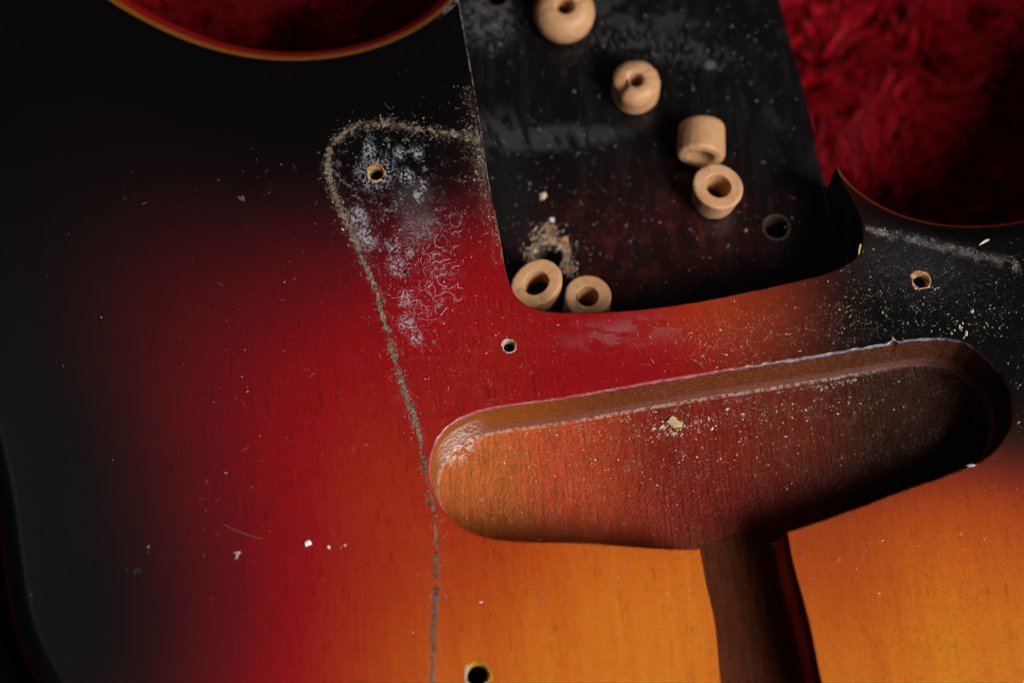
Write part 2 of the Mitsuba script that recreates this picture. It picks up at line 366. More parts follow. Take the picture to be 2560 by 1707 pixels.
scene['raw_wood'] = {'type': 'twosided', 'bsdf': {'type': 'principled', 'base_color': proc(wood_color), 'roughness': 0.8, 'specular': 0.2}}
scene['pale_wood'] = {'type': 'twosided', 'bsdf': {'type': 'principled', 'base_color': proc(pale_wood), 'roughness': 0.8, 'specular': 0.2}}
scene['yellow_wood'] = {'type': 'twosided', 'bsdf': {'type': 'principled', 'base_color': proc(yellow_wood), 'roughness': 0.8, 'specular': 0.2}}
scene['dark_wood'] = {'type': 'twosided', 'bsdf': {'type': 'principled', 'base_color': {'type': 'rgb', 'value': [.050, .027, .013]}, 'roughness': 0.7}}
scene['speck'] = {'type': 'twosided', 'bsdf': {'type': 'principled', 'base_color': {'type': 'mesh_attribute', 'name': 'vertex_color'}, 'roughness': 0.7, 'specular': 0.25}}
scene['plush'] = {'type': 'twosided', 'bsdf': {'type': 'principled', 'base_color': {'type': 'mesh_attribute', 'name': 'vertex_color'}, 'roughness': 0.55, 'specular': 0.15, 'sheen': 0.35}}
scene['roll_black'] = {'type': 'twosided', 'bsdf': {'type': 'diffuse', 'reflectance': {'type': 'rgb', 'value': [.008, .006, .006]}}}  # near-black of the added roll that stands in for shade
scene['backing'] = {'type': 'diffuse', 'reflectance': {'type': 'rgb', 'value': [.06, .003, .004]}}

# ------------------------------------------------------------------ guitar body
zs = -0.55 * RO
left_cut = path([(60, -420), (150, -170), (215, -65), (279, 0), (343, 42), (411, 79), (474, 105), (553, 132), (633, 149), (712, 154), (791, 150), (870, 138), (938, 120), (1002, 95), (1054, 61), (1086, 34), (1112, 0), (1150, -60), (1185, -140)], zs) + np.array([.5, 1.95])
heel = path([(1230, -260), (1400, -300), (1650, -290), (1840, -250)], -POCKET)
floor_edge = path([(1905, -140), (1942, 0), (1984, 168), (2023, 323), (2040, 392)], -POCKET)
right_cut = path([(2100, 437), (2124, 459), (2167, 492), (2223, 523), (2293, 548), (2349, 561), (2405, 565), (2489, 560), (2560, 548), (2660, 520), (2750, 480), (2830, 410), (2900, 310), (2960, 180), (3060, 60), (3200, 40)], zs)
outer = path([(3600, 130), (3720, 400), (3600, 800), (3400, 1200), (3400, 1700), (3460, 2150), (1500, 2300), (320, 2180), (180, 1850), (58, 1640), (20, 1450), (-6, 1300), (-44, 1100), (-94, 900), (-160, 600), (-210, 200), (-330, -150), (-300, -420), (-120, -520)], zs)
body_line = spline(np.vstack([left_cut, heel, floor_edge, right_cut, outer]), 0.6, True, s=2.0)
body_line = ccw(body_line)
roll = [(-RO + RO * math.sin(a), -RO + RO * math.cos(a)) for a in np.radians([90, 80, 70, 62, 54, 46, 38, 30, 22, 14, 7, 0])]
# the outline was surveyed at its silhouette, a little inside the vertical side
grow = 0.11 * RO
body = rings_solid(body_line, [(grow - 1.0, -THICK), (grow, -THICK + 1.5)] + [(o + grow, z) for o, z in roll])
body_poly = Polygon(body_line + outward(body_line) * grow).buffer(0)

neck_rim = path([(1100, -420), (1122, -160), (1147, 0), (1162, 93), (1184, 205), (1199, 310), (1212, 385), (1227, 484), (1245, 560), (1249, 594), (1259, 643), (1267, 684), (1273, 706), (1280, 724), (1292, 741), (1312, 758), (1335, 769),
                 (1360, 777), (1412, 780), (1515, 778), (1640, 769), (1721, 757), (1845, 732), (1956, 711), (2035, 691), (2082, 675), (2113, 661), (2141, 641), (2154, 616), (2157, 588), (2150, 548), (2136, 509), (2122, 475), (2106, 447), (2099, 425), (2097, 400)])
neck_rim = np.vstack([spline(neck_rim, 0.35, False, s=0.15), path([(2118, 372), (2300, 200), (2500, -100), (2500, -700), (1000, -700)])])
neck_poly = ccw(neck_rim)
rout_rim = path([(1076, 1163), (1078, 1148), (1087, 1117), (1099, 1099), (1114, 1077), (1129, 1060), (1150, 1047), (1173, 1038), (1219, 1025), (1270, 1016), (1321, 1007), (1397, 997), (1500, 981), (1628, 959), (1730, 942), (1806, 928), (1883, 916),
                 (1985, 901), (2100, 882), (2192, 869), (2324, 850), (2380, 849), (2410, 857), (2436, 874), (2471, 903), (2500, 936), (2521, 980), (2527, 1015), (2524, 1056), (2509, 1097), (2471, 1135), (2427, 1161), (2353, 1191), (2265, 1220), (2140, 1267), (2060, 1296), (1970, 1327),
                 (1860, 1356), (1747, 1369), (1640, 1366), (1440, 1356), (1346, 1351), (1282, 1349), (1231, 1344), (1193, 1334), (1155, 1316), (1129, 1296), (1104, 1268), (1091, 1242), (1082, 1217), (1076, 1189)])
rout_line = ccw(spline(rout_rim, 0.22, True, s=0.4))
chan = np.vstack([spline(path([(1738, 1310), (1752, 1384), (1766, 1459), (1782, 1530), (1790, 1582), (1794, 1630), (1802, 1707), (1815, 1800), (1835, 1930)]), 0.5),
                  spline(path([(2110, 1900), (2083, 1800), (2054, 1707), (2028, 1582), (2005, 1491), (1983, 1410), (1968, 1333), (1952, 1240)]), 0.5)])
chan = np.array(Polygon(chan).buffer(-3.0).buffer(3.0).exterior.coords)[:-1]
chan_line = ccw(spline(chan, 0.3, True))


def rim_jitter(line, amp, zf, seed, where=None):
    s = np.r_[0, np.cumsum(np.linalg.norm(np.diff(line, axis=0), axis=1))]
    w = np.ones(len(line)) if where is None else where(line)

    def f(k, o, z):
        if z < -2.2 or z > 0.5:
            return 0.0, 0.0
        q = np.c_[line * 0.9, np.full(len(line), 0.3 * k)]
        q2 = np.c_[line * 3.1, np.full(len(line), 0.8 * k)]
        chip = np.clip(meshkit.noise(np.c_[line * .7, np.zeros(len(line))], seed + 5) - .62, 0, 1) * 2.2
        nick = at(2238, 862)[:2] if seed == 21 else np.array([1e3, 1e3])
        j = .75 * np.exp(-(np.linalg.norm(line - nick, axis=1) / .55) ** 2) + amp * w * ((meshkit.fbm(q, 3, seed) - .5) + .5 * (meshkit.noise(q2, seed + 2) - .5) + chip * .8)
        return j, 0.0
    return f


def fillet(r, depth, cove, base_in=0.0):
    """Rings of a cutter: floor with a cove, wall, and a rolled rim of radius r."""
    R = [(-cove - base_in, -depth)] + [(-cove + cove * math.sin(a) - base_in, -depth + cove - cove * math.cos(a)) for a in np.radians([12, 24, 36, 48, 60, 75, 90])]
    R += [(-base_in * .5, -depth * .45), (0.0, -r - .9)]
    R += [(r - r * math.cos(a), -r + r * math.sin(a)) for a in np.radians([0, 18, 36, 54, 70, 83])]
    return R + [(r, 0.02), (r, 8.0)]


north = lambda L: np.clip((L[:, 1] + 40) / 25, .25, 1.0) * np.where(L[:, 0] > 5, 1.0, .55)
cut_neck = rings_solid(neck_poly, [(-.35, -POCKET), (-.1, -POCKET + .25), (0, -POCKET + .6), (0, -1.0)] + [(.35 - .35 * math.cos(a), -.35 + .35 * math.sin(a)) for a in np.radians([0, 25, 50, 75])] + [(.35, .02), (.35, 8)], rim_jitter(neck_poly, .10, 0, 3))
cut_rout = rings_solid(rout_line, fillet(.50, ROUT, .85, .50), rim_jitter(rout_line, .30, 0, 21, north))
cut_chan = rings_solid(chan_line, [(-1.4, -CHAN), (-1.0, -CHAN + .25), (-.6, -CHAN + .8), (-.35, -CHAN + 1.8), (-.1, -5), (0, -1.0)] + [(.3 - .3 * math.cos(a), -.3 + .3 * math.sin(a)) for a in np.radians([0, 30, 60, 80])] + [(.3, .02), (.3, 8)], rim_jitter(chan_line, .035, 0, 8))

HOLES = [  # x, y at 2352 wide, hole radius, torn rim radius (mm), material
    (863, 397, 1.15, 1.70, 'raw_wood'), (2115, 643, 1.22, 1.78, 'raw_wood'), (1169, 794, .95, 1.30, 'pale_wood'), (1096, 1548, 1.75, 2.2, 'yellow_wood')]
BOLTS = [(1783, 522, 2.35), (1262, 592, 2.5), (1141, -8, 2.2)]


def wobble(n, amp, seed):
    r = np.random.default_rng(seed)
    a = np.linspace(0, 2 * np.pi, n, endpoint=False)
    return 1 + amp * sum(r.normal() / k ** .7 * np.cos(k * a + r.uniform(0, 6.3)) for k in (2, 3, 4, 5, 7, 9, 13)) / 2.2


hole_shapes, cut_holes = [], []
for i, (hx, hy, r0, r1, _) in enumerate(HOLES):
    c, n = at(hx * K, hy * K)[:2], 72
    a = np.linspace(0, 2 * np.pi, n, endpoint=False)
    u = np.stack([np.cos(a), np.sin(a)], -1)
    hole_shapes.append((c, u, r0 * wobble(n, .06, 40 + i), np.maximum(r1 * wobble(n, .20, 60 + i), r0 * 1.12)))
    cut_holes.append(rings_solid(c + u * (np.maximum(r1 * wobble(n, .20, 60 + i), r0 * 1.12) * .95)[:, None], [(0, -14.0), (0, 3.0)]))
for hx, hy, r in BOLTS:
    c, n = at(hx * K, hy * K, -POCKET)[:2], 64
    a = np.linspace(0, 2 * np.pi, n, endpoint=False)
    cut_holes.append(rings_solid(c + np.stack([np.cos(a), np.sin(a)], -1) * r, [(0, -THICK - 2), (0, -POCKET + 2)]))

ids = {}


def orig(m, name):
    m = m.as_original()
    ids[m.original_id()] = name
    return m


solid = orig(body, 'body') - orig(cut_neck, 'neck') - orig(cut_rout, 'rout') - orig(cut_chan, 'chan')
for c in cut_holes:
    solid = solid - orig(c, 'hole')
mm = solid.to_mesh()
V, F = np.asarray(mm.vert_properties)[:, :3].astype(float), np.asarray(mm.tri_verts).astype(int)
ri, ro = np.asarray(mm.run_index), list(mm.run_original_id)
src = np.empty(len(F), object)
for k, o in enumerate(ro):
    src[ri[k] // 3: ri[k + 1] // 3] = ids.get(o, 'body')
cz = V[F].mean(1)[:, 2]
fn = np.cross(V[F[:, 1]] - V[F[:, 0]], V[F[:, 2]] - V[F[:, 0]])
fn /= np.maximum(np.linalg.norm(fn, axis=1, keepdims=True), 1e-12)


def sub(mask):
    f = F[mask]
    used, inv = np.unique(f, return_inverse=True)
    return V[used], inv.reshape(-1, 3)


rim_z = {'neck': -.36, 'rout': -.51, 'chan': -.31}
is_rim = np.zeros(len(F), bool)
for k, z in rim_z.items():
    is_rim |= (src == k) & (cz > z)
top = ((src == 'body') & (cz > -RO - .01)) | is_rim
side = (src == 'body') & ~top
neck_floor = (src == 'neck') & (fn[:, 2] > .7) & (cz < -15)
neck_wall = (src == 'neck') & ~neck_floor & ~is_rim
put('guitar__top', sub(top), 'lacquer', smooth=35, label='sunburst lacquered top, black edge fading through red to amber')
put('guitar__side', sub(side), 'lacquer', smooth=35)
put('guitar__neck_pocket', sub(neck_floor), 'pocket_paint', smooth=30, label='black painted floor of the neck pocket with grey smudges')
put('guitar__neck_pocket__wall', sub(neck_wall), 'pocket_paint', smooth=30)
put('guitar__pickup_cavity', sub((src == 'rout') & ~is_rim), 'cavity_paint', smooth=50, label='round-ended pickup cavity with orange, red and brown overspray')
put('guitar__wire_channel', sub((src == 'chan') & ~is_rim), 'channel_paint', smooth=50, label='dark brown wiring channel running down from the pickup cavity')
k_bolt = 0
labels['guitar'] = {'label': 'old sunburst electric guitar body with bare neck pocket and pickup cavity', 'category': 'guitar'}


def ring_mesh(rings):
    n = len(rings[0])
    v = np.vstack(rings)
    i = np.arange(n)
    j = (i + 1) % n
    f = np.vstack([np.vstack([np.c_[k * n + i, (k + 1) * n + j, k * n + j], np.c_[k * n + i, (k + 1) * n + i, (k + 1) * n + j]]) for k in range(len(rings) - 1)])
    return v, f


HOLE_LABELS = ['torn screw hole ringed with raw wood and white residue near the top of the tab', 'screw hole with a bright chipped wood ring in the black area at the right', 'small screw hole with pale chipped rim between neck pocket and pickup cavity',
               'largest screw hole with yellow wood and white fibres at its rim, at the bottom edge']
for i, ((c, u, a0, a1), h) in enumerate(zip(hole_shapes, HOLES)):
    n = len(a0)
    r_ = np.random.default_rng(90 + i)
    lift = meshkit.noise(np.c_[u * 3.0, np.full(n, i)], 5) * .22
    rings = [np.c_[c + u * (a1 * 1.03)[:, None], np.full(n, -.01)], np.c_[c + u * (a1 * .97)[:, None], .03 + lift * .5],
             np.c_[c + u * ((a0 * .5 + a1 * .5))[:, None], lift - .05 + .1 * (r_.random(n) - .5)], np.c_[c + u * (a0 * 1.08)[:, None], -.25 + .2 * (r_.random(n) - .5)],
             np.c_[c + u * a0[:, None], np.full(n, -.9)], np.c_[c + u * (a0 * .97)[:, None], np.full(n, -2.5)], np.c_[c + u * (a0 * .95)[:, None], np.full(n, -12.5)], np.c_[c + u * .01, np.full(n, -12.8)]]
    k = 'guitar__screw_hole' + ('' if i == 0 else f'_{i:03d}')
    put(k, ring_mesh(rings), h[4], smooth=40, label=HOLE_LABELS[i])
for i, (hx, hy, r) in enumerate(BOLTS):
    n = 64
    a = np.linspace(0, 2 * np.pi, n, endpoint=False)
    u = np.stack([np.cos(a), np.sin(a)], -1)
    c = at(hx * K, hy * K, -POCKET)[:2]
    w = wobble(n, .05, 200 + i)
    z = -POCKET
    rings = [np.c_[c + u * (r * 1.12 * w)[:, None], np.full(n, z + .01)], np.c_[c + u * (r * 1.05 * w)[:, None], np.full(n, z + .14)], np.c_[c + u * (r * .95 * w)[:, None], np.full(n, z + .05)],
             np.c_[c + u * (r * .92 * w)[:, None], np.full(n, z - .6)], np.c_[c + u * (r * .9), np.full(n, z - 24.0)]]
    k = 'guitar__bolt_hole' + ('' if i == 0 else f'_{i:03d}')
    put(k, ring_mesh(rings), 'dark_wood', smooth=40)

# ------------------------------------------------------------------ rubber tubes in the neck pocket


def rot(axis, deg):
    return trimesh.transformations.rotation_matrix(math.radians(deg), axis)[:3, :3]


def tube(ro, ri, h, edge_top, edge_bot, pinch=0.0, pinch_at=0.0, flare=0.0, bore_flare=.25, notch=None, seed=0, taper=0.0, waist=0.0):
    """A short length of soft rubber tube standing on z = 0, cut ends, edges rounded."""
    n = 120
    prof = []
    for a in np.linspace(0, 90, 7):
        prof.append((ro - edge_bot + edge_bot * math.sin(math.radians(a)), edge_bot - edge_bot * math.cos(math.radians(a))))
    for t in np.linspace(.1, .9, 7):
        prof.append((ro, edge_bot + (h - edge_bot - edge_top) * t))
    for a in np.linspace(0, 90, 11):
        prof.append((ro - edge_top + edge_top * math.cos(math.radians(a)), h - edge_top + edge_top * math.sin(math.radians(a))))
    rr = ro - edge_top
    for t in (.33, .66):
        prof.append((rr + (ri + bore_flare - rr) * t, h + .02))
    for a in (0, 30, 60, 90):
        prof.append((ri + bore_flare - bore_flare * math.sin(math.radians(a)), h - bore_flare + bore_flare * math.cos(math.radians(a))))
    for t in (.2, .4, .6, .8, 1.0):
        prof.append((ri, (h - bore_flare) * (1 - t) + .02))
    prof.append(prof[0])
    prof = np.array(prof)
    a = np.linspace(0, 2 * np.pi, n, endpoint=False)
    rings = []
    for r, z in prof:
        s = z / h
        k = 1 + pinch * np.cos(2 * (a - pinch_at)) * (.35 + .65 * s) - taper * (1 - s) - waist * math.sin(math.pi * s)
        k = k * (1 + flare * (1 - s) ** 2)
        wob = 1 + .07 * (meshkit.fbm(np.c_[np.cos(a) * 1.1, np.sin(a) * 1.1, np.full(n, s * .8)], 3, seed) - .5)
        rad = r * k * wob
        chip = np.clip(meshkit.noise(np.c_[np.cos(a) * 4.0, np.sin(a) * 4.0, np.full(n, seed * 3.0)], 9) - .68, 0, 1) * 1.6
        rad = rad - chip * s * (r > ri + .6) * .15
        zz = np.full(n, z) - chip * s ** 4 * (r > ri + .3) * .25 + .50 * (meshkit.fbm(np.c_[np.cos(a) * 1.4 * r / ro, np.sin(a) * 1.4 * r / ro, np.full(n, 3.0)], 3, seed + 3) - .5) * s
        if notch is not None:
            na, nw, nd = notch
            da = np.angle(np.exp(1j * (a - na)))
            g = np.exp(-(da / nw) ** 2)
            rad = rad - g * nd * .55 * (r > ri + .4) * smooth01(s, .15, .6)
            zz = zz - g * nd * .8 * smooth01(s, .5, 1.0) * (r > ri + .1)
        rings.append(np.c_[np.cos(a) * rad, np.sin(a) * rad, zz])
    v, f = ring_mesh(rings)
    return trimesh.Trimesh(v, f[:, ::-1], process=False)


def smooth01(x, a, b):
    t = min(max((x - a) / (b - a), 0), 1)
    return t * t * (3 - 2 * t)


def stand(key, mesh, R, px, py, z_ref, label, group=None):
    """Rotates the tube, rests it on the pocket floor and puts its middle over the survey point at height z_ref."""
    v = mesh.vertices @ np.asarray(R).T
    v[:, :2] -= (v[:, :2].max(0) + v[:, :2].min(0)) / 2
    v[:, 2] -= v[:, 2].min() + 0.02
    v[:, 2] += -POCKET + .03
    c = at(px * K, py * K, z_ref)
    v[:, :2] += c[:2]
    put(key, (v, mesh.faces), 'rubber', smooth=45, label=label, category='rubber tube', group='tan rubber tubes lying loose in the neck pocket')


I3 = np.eye(3)
stand('rubber_tube', tube(5.75, 1.55, 7.4, 3.5, 3.3, bore_flare=.7, seed=1), rot([1, 0, 0], 2), 1296, 31, -12.3, 'plump rounded tan rubber tube cut off by the top of the photo')
stand('rubber_tube_001', tube(4.65, 1.35, 7.4, 2.4, 1.2, bore_flare=.6, seed=2, notch=(math.radians(200), .42, 1.9), taper=.05), rot([0, 1, 0], -3), 1461, 199, -12.0, 'tan rubber tube with a split notched rim, second from the top')
lie = rot([0, 0, 1], 2) @ rot([1, 0, 0], -(90 - 7))
stand('rubber_tube_002', tube(4.45, 2.3, 7.2, .9, 1.3, seed=3, flare=-.05, bore_flare=.5), rot([0, 0, 1], -4) @ rot([1, 0, 0], 86), 1610, 324, -11.5, 'tan rubber tube lying on its side with its open end facing down the photo')
stand('rubber_tube_003', tube(4.6, 2.25, 7.6, .7, .9, pinch=.045, pinch_at=math.radians(-35), seed=4, taper=.16, bore_flare=.3), rot([0, 1, 0], 3), 1645, 444, -12.0, 'upright tan rubber tube with a pinched rim touching the tube on its side')
stand('rubber_tube_004', tube(4.55, 2.15, 8.0, .75, .9, pinch=.10, pinch_at=math.radians(40), seed=5, taper=.06, bore_flare=.35, waist=.02), rot([0, 1, 0], -5) @ rot([1, 0, 0], 5), 1233, 664, -11.8, 'dented tan rubber tube in the lower left corner of the neck pocket')
stand('rubber_tube_005', tube(4.25, 1.9, 7.6, .6, .7, seed=6, bore_flare=.25, notch=(math.radians(190), .5, .5)), rot([1, 0, 0], -4), 1348, 697, -11.8, 'smooth round tan rubber tube against the lower edge of the neck pocket')

# ------------------------------------------------------------------ specks, crumbs and fibres


OCT_V = np.array([[1, 0, 0], [-1, 0, 0], [0, 1, 0], [0, -1, 0], [0, 0, 1], [0, 0, -1]], float)
OCT_F = np.array([[0, 2, 4], [2, 1, 4], [1, 3, 4], [3, 0, 4], [2, 0, 5], [1, 2, 5], [3, 1, 5], [0, 3, 5]])


def specks(xyz, size, pal, r, stretch=.6, bright=(.7, 1.2)):
    n = len(xyz)
    v = OCT_V[None] * (1 + .45 * (r.random((n, 6, 1)) - .5))
    sc = np.stack([1 + stretch * r.random(n), 1 - .3 * r.random(n), .55 + .4 * r.random(n)], -1) * size[:, None]
    v = v * sc[:, None]
    a = r.random(n) * 2 * np.pi
    ca, sa = np.cos(a)[:, None], np.sin(a)[:, None]
    v = np.stack([v[..., 0] * ca - v[..., 1] * sa, v[..., 0] * sa + v[..., 1] * ca, v[..., 2]], -1)
    v = v + xyz[:, None] + np.array([0, 0, 1.0]) * (sc[:, 2] * .6)[:, None, None]
    f = OCT_F[None] + 6 * np.arange(n)[:, None, None]
    c = np.asarray(pal)[r.integers(0, len(pal), n)] * r.uniform(*bright, (n, 1))
    return v.reshape(-1, 3), f.reshape(-1, 3), np.repeat(np.clip(c, 0, .9), 6, axis=0)


def fibre(p0, length, r, rad=.025, curl=1.2, z=.06, heading=None):
    n = 9
    h = r.uniform(0, 2 * np.pi) if heading is None else heading
    k = r.normal() * curl / length + np.cumsum(r.normal(size=n)) * .25 * curl / length
    hs = h + np.cumsum(k) * length / n
    pts = np.c_[np.cumsum(np.cos(hs)), np.cumsum(np.sin(hs))] * length / n
    pts = np.c_[pts + p0[:2], p0[2] + z + .08 * length * r.random() * np.sin(np.linspace(0, 3.1, n))]
    t = np.gradient(pts, axis=0)
    t /= np.linalg.norm(t, axis=1, keepdims=True)
    s = np.cross(t, [0, 0, 1.0])
    s /= np.maximum(np.linalg.norm(s, axis=1, keepdims=True), 1e-9)
    q = np.cross(s, t)
    rings = [pts + rad * (math.cos(a) * s + math.sin(a) * q) for a in (0, 2.09, 4.19)]
    v = np.stack(rings, 1).reshape(-1, 3)
    i = np.arange(n - 1) * 3
    f = np.vstack([np.vstack([np.c_[i + a, i + b, i + 3 + b], np.c_[i + a, i + 3 + b, i + 3 + a]]) for a, b in ((0, 1), (1, 2), (2, 0))])
    return v, f


def join(parts):
    V_, F_, C_, o = [], [], [], 0
    for v, f, c in parts:
        V_.append(v)
        F_.append(f + o)
        C_.append(c)
        o += len(v)
    return np.vstack(V_), np.vstack(F_), np.vstack(C_)


def put_stuff(key, parts, label, category, bsdf='speck'):
    v, f, c = join(parts)
    put(key, (v, f), bsdf, color=c, label=label, category=category, kind='stuff')


CREAM = [(.62, .52, .36), (.55, .48, .38), (.68, .62, .50), (.45, .40, .36)]
BROWN = [(.30, .21, .12), (.22, .16, .10), (.36, .27, .17), (.14, .11, .09), (.28, .25, .22), (.10, .07, .05)]
GREY = [(.34, .32, .32), (.42, .38, .36), (.26, .24, .25), (.48, .38, .28), (.18, .15, .14)]
solid_top = shapely.prepared.prep(body_poly.buffer(-4.0).difference(Polygon(neck_poly).buffer(0).buffer(.5)).difference(Polygon(rout_line).buffer(.6)).difference(Polygon(chan_line).buffer(.4)))


def on_top(xy):
    return np.array([solid_top.contains(Point(q)) for q in xy])


# dirt trail along the line where the edge of a plate lay
TR = np.array([(1205, 352), (1190, 340), (1133, 331), (1075, 322), (1018, 312), (984, 306), (949, 304), (915, 309), (880, 321), (853, 340), (832, 365), (822, 390), (821, 418), (825, 445), (837, 486), (853, 528), (873, 567), (892, 613), (901, 638), (940, 722), (954, 775), (970, 833),
               (985, 890), (1007, 963), (1029, 1028), (1050, 1093), (1063, 1165), (1079, 1246), (1088, 1317), (1091, 1398), (1088, 1507), (1083, 1616), (1080, 1707), (1080, 1760), (1083, 1850), (1092, 1950)])
trail = spline(path(TR), .12)
TL = np.r_[0, np.cumsum(np.linalg.norm(np.diff(trail, axis=0), axis=1))]
tn = outward(trail)
r = np.random.default_rng(5)
n = 22000
s = r.integers(3, len(trail) - 3, n)
frac = TL[s] / TL[-1]
dens = meshkit.fbm(np.c_[trail[s] * .45, np.zeros(n)], 4, 9)
keep = r.random(n) < np.interp(frac, [0, .12, .2, .35, .5, .62, .7, 1], [.55, .55, .75, 1, 1, .95, .95, 1]) * np.clip((dens - .28) * 3.2, .12, 1)
s, frac = s[keep], frac[keep]
wid = np.interp(frac, [0, .08, .16, .3, .45, .6, .7, 1], [1.5, 1.3, .95, .85, .72, .64, .60, .66])
off = r.standard_t(2.6, size=len(s)) * wid * .45
off = np.where(frac < .15, off - .5, off)                    # thicker inside along the top of the tab
xy = trail[s] + tn[s] * off[:, None]
ok = on_top(xy) | (frac < .03)
xy, frac, off, wid = xy[ok], frac[ok], off[ok], wid[ok]
zc = .10 * np.abs(r.normal(size=len(xy))) * np.exp(-(off / wid) ** 2)
pal = np.vstack([BROWN, BROWN[3:], [(.46, .33, .20), (.40, .36, .30)]])
size = np.clip(.044 * np.exp(r.normal(size=len(xy)) * .55), .015, .17)
low = frac > .62
A = specks(np.c_[xy, zc][~low], size[~low], np.vstack([pal, [(.50, .36, .21)]]), r, bright=(.35, 1.25))
B = specks(np.c_[xy, zc][low], size[low], np.array([(.22, .15, .10), (.28, .20, .145), (.12, .08, .055), (.32, .245, .19), (.20, .105, .06)]), r, bright=(.4, 1.1))
m = len(trail)
cr = np.linspace(-1, 1, 11)
e = meshkit.fbm(np.c_[trail * 1.1, np.zeros(m)], 3, 15) - .5
e2 = meshkit.fbm(np.c_[trail * 1.1, np.ones(m) * 9], 3, 16) - .5
fr = TL / TL[-1]
hw = np.interp(fr, [0, .08, .16, .3, .45, .6, .7, 1], [1.0, .9, .62, .66, .64, .56, .40, .40])
ctr = np.where(fr < .15, -.45, 0.0) + .3 * e
half = hw * 1.45 * (.80 + 1.5 * e2)
q = trail[:, None] + tn[:, None] * (ctr[:, None] + half[:, None] * cr[None])[..., None] + r.normal(size=(m, 11, 1)) * .03
bump = meshkit.fbm(np.concatenate([q * 2.6, np.zeros((m, 11, 1))], -1), 3, 19)
hh = (1 - np.abs(cr)[None] ** 2.5) * (.012 + .055 * bump) - .012
cv = np.concatenate([q, hh[..., None]], -1).reshape(-1, 3)
tone = meshkit.fbm(np.concatenate([q * 1.7, np.ones((m, 11, 1)) * 3], -1), 4, 23)
up = np.array([.13, .096, .068]) * 1.0
dn = np.array([.105, .064, .043])
base = up * (fr < .6)[:, None, None] + dn * (fr >= .6)[:, None, None]
cc = np.clip(base * (.22 + 2.0 * np.clip(tone * 2.2 - .65, 0, 1))[..., None] * r.uniform(.5, 1.5, (m, 11, 1)), 0, .6).reshape(-1, 3)
i, j = np.meshgrid(np.arange(m - 1), np.arange(10), indexing='ij')
quad = np.stack([i * 11 + j, i * 11 + j + 1, (i + 1) * 11 + j + 1, (i + 1) * 11 + j], -1).reshape(-1, 4)
mid = q.reshape(-1, 2)[quad].mean(1)
hole = meshkit.fbm(np.c_[mid * 1.5, np.zeros(len(mid))], 3, 29) + .34 * (1 - np.abs(cr))[np.ravel(j)] - .17
fq = fr[np.ravel(i)]
keepq = (hole > np.interp(fq, [0, .14, .22, .4, 1], [.64, .62, .57, .52, .54])) & on_top(mid)
quad = quad[keepq]
CRUST = (cv, np.vstack([quad[:, [0, 1, 2]], quad[:, [0, 2, 3]]]), cc)
fibs = []
for i in range(70):
    k = r.integers(5, len(trail) - 5)
    p0 = np.r_[trail[k] + tn[k] * r.normal() * .9, 0]
    v, f = fibre(p0, r.uniform(.5, 1.8), r, .02)
    fibs.append((v, f, np.tile(np.array([.42, .36, .30]) * r.uniform(.5, 1.1), (len(v), 1))))
put_stuff('dirt_trail', [CRUST, A, B] + fibs, 'crusty line of brown and grey dirt tracing where a plate edge lay across the top', 'dirt')

# whitish crumbs just inside the trail
parts = []
n = 5200
c0 = at(900 * K, 470 * K)[:2]
q = r.normal(size=(n, 2)) * np.array([7.0, 12.0]) + at(935 * K, 540 * K)[:2]
inside = Polygon(np.vstack([trail, path([(1290, 1700), (1290, 760), (1205, 352)])])).buffer(0)
pi_ = shapely.prepared.prep(inside.buffer(-.3))
m = meshkit.fbm(np.c_[q * .5, np.zeros(n)], 3, 31) > r.uniform(.35, .7, n)
q = q[m]
q = q[on_top(q) & np.array([pi_.contains(Point(a)) for a in q])]
parts.append(specks(np.c_[q, np.zeros(len(q))], np.clip(.045 * np.exp(r.normal(size=len(q)) * .45), .02, .16), [(.42, .36, .33), (.50, .42, .32), (.38, .37, .40), (.32, .26, .22)], r))
# along the pocket edge
k = spline(path([(1184, 215), (1199, 310), (1212, 385), (1227, 484), (1245, 560), (1262, 660)]), .1)
i = r.integers(0, len(k), 2600)
q = k[i] - np.abs(r.normal(size=(2600, 1))) * np.array([[1.3, 0]]) - np.array([[.35, 0]])
pr = np.interp(k[i][:, 1], [15, 24, 33, 37, 44], [.35, .65, 1, .9, .3])
q = q[(r.random(2600) < pr)]
q = q[on_top(q + np.array([-.35, 0]))]
parts.append(specks(np.c_[q, np.zeros(len(q))], np.clip(.045 * np.exp(r.normal(size=len(q)) * .5), .02, .16), BROWN + CREAM[:2], r))
put_stuff('tab_dust', parts, 'pale crumbs scattered over the tab between dirt trail and neck pocket', 'dust')

# dried branching residue on the tab
STROKES = '''565 870 535 930 540 990 590 1025 620 1065 625 1100 670 1105;620 1065 690 1035 760 1000 820 1015 855 1045 860 1085 895 1100 935 1070 938 1040;605 910 635 945 655 985 640 1025;635 825 665 820 670 870 680 910 740 940 780 930;
665 845 710 810 760 805 785 765;560 890 600 910 630 880;515 745 520 790 545 835;600 715 640 660 690 680 730 655 820 640;590 800 625 760 670 750;500 600 560 580 595 630 580 680;640 420 640 480 680 520 740 515;690 420 720 380 770 420 785 460 755 475;
830 370 855 345 910 350 940 325;830 375 860 395;845 545 850 495 915 500;820 740 860 715 910 720;885 900 895 955 950 965;780 975 850 940;455 1255 500 1215 550 1230 580 1205;520 1155 550 1165 560 1205;470 1290 530 1300 590 1310 660 1295 720 1275;
700 1255 750 1200 790 1170;640 1200 650 1150 690 1130 730 1150;380 1095 460 1085 510 1110;345 985 415 985;620 900 600 925 560 960;700 520 730 500;610 610 660 580 710 600;540 480 580 500 560 530;855 1085 850 1130;580 960 560 950;905 280 925 240 915 210;800 250 850 290 905 290'''
r = np.random.default_rng(44)


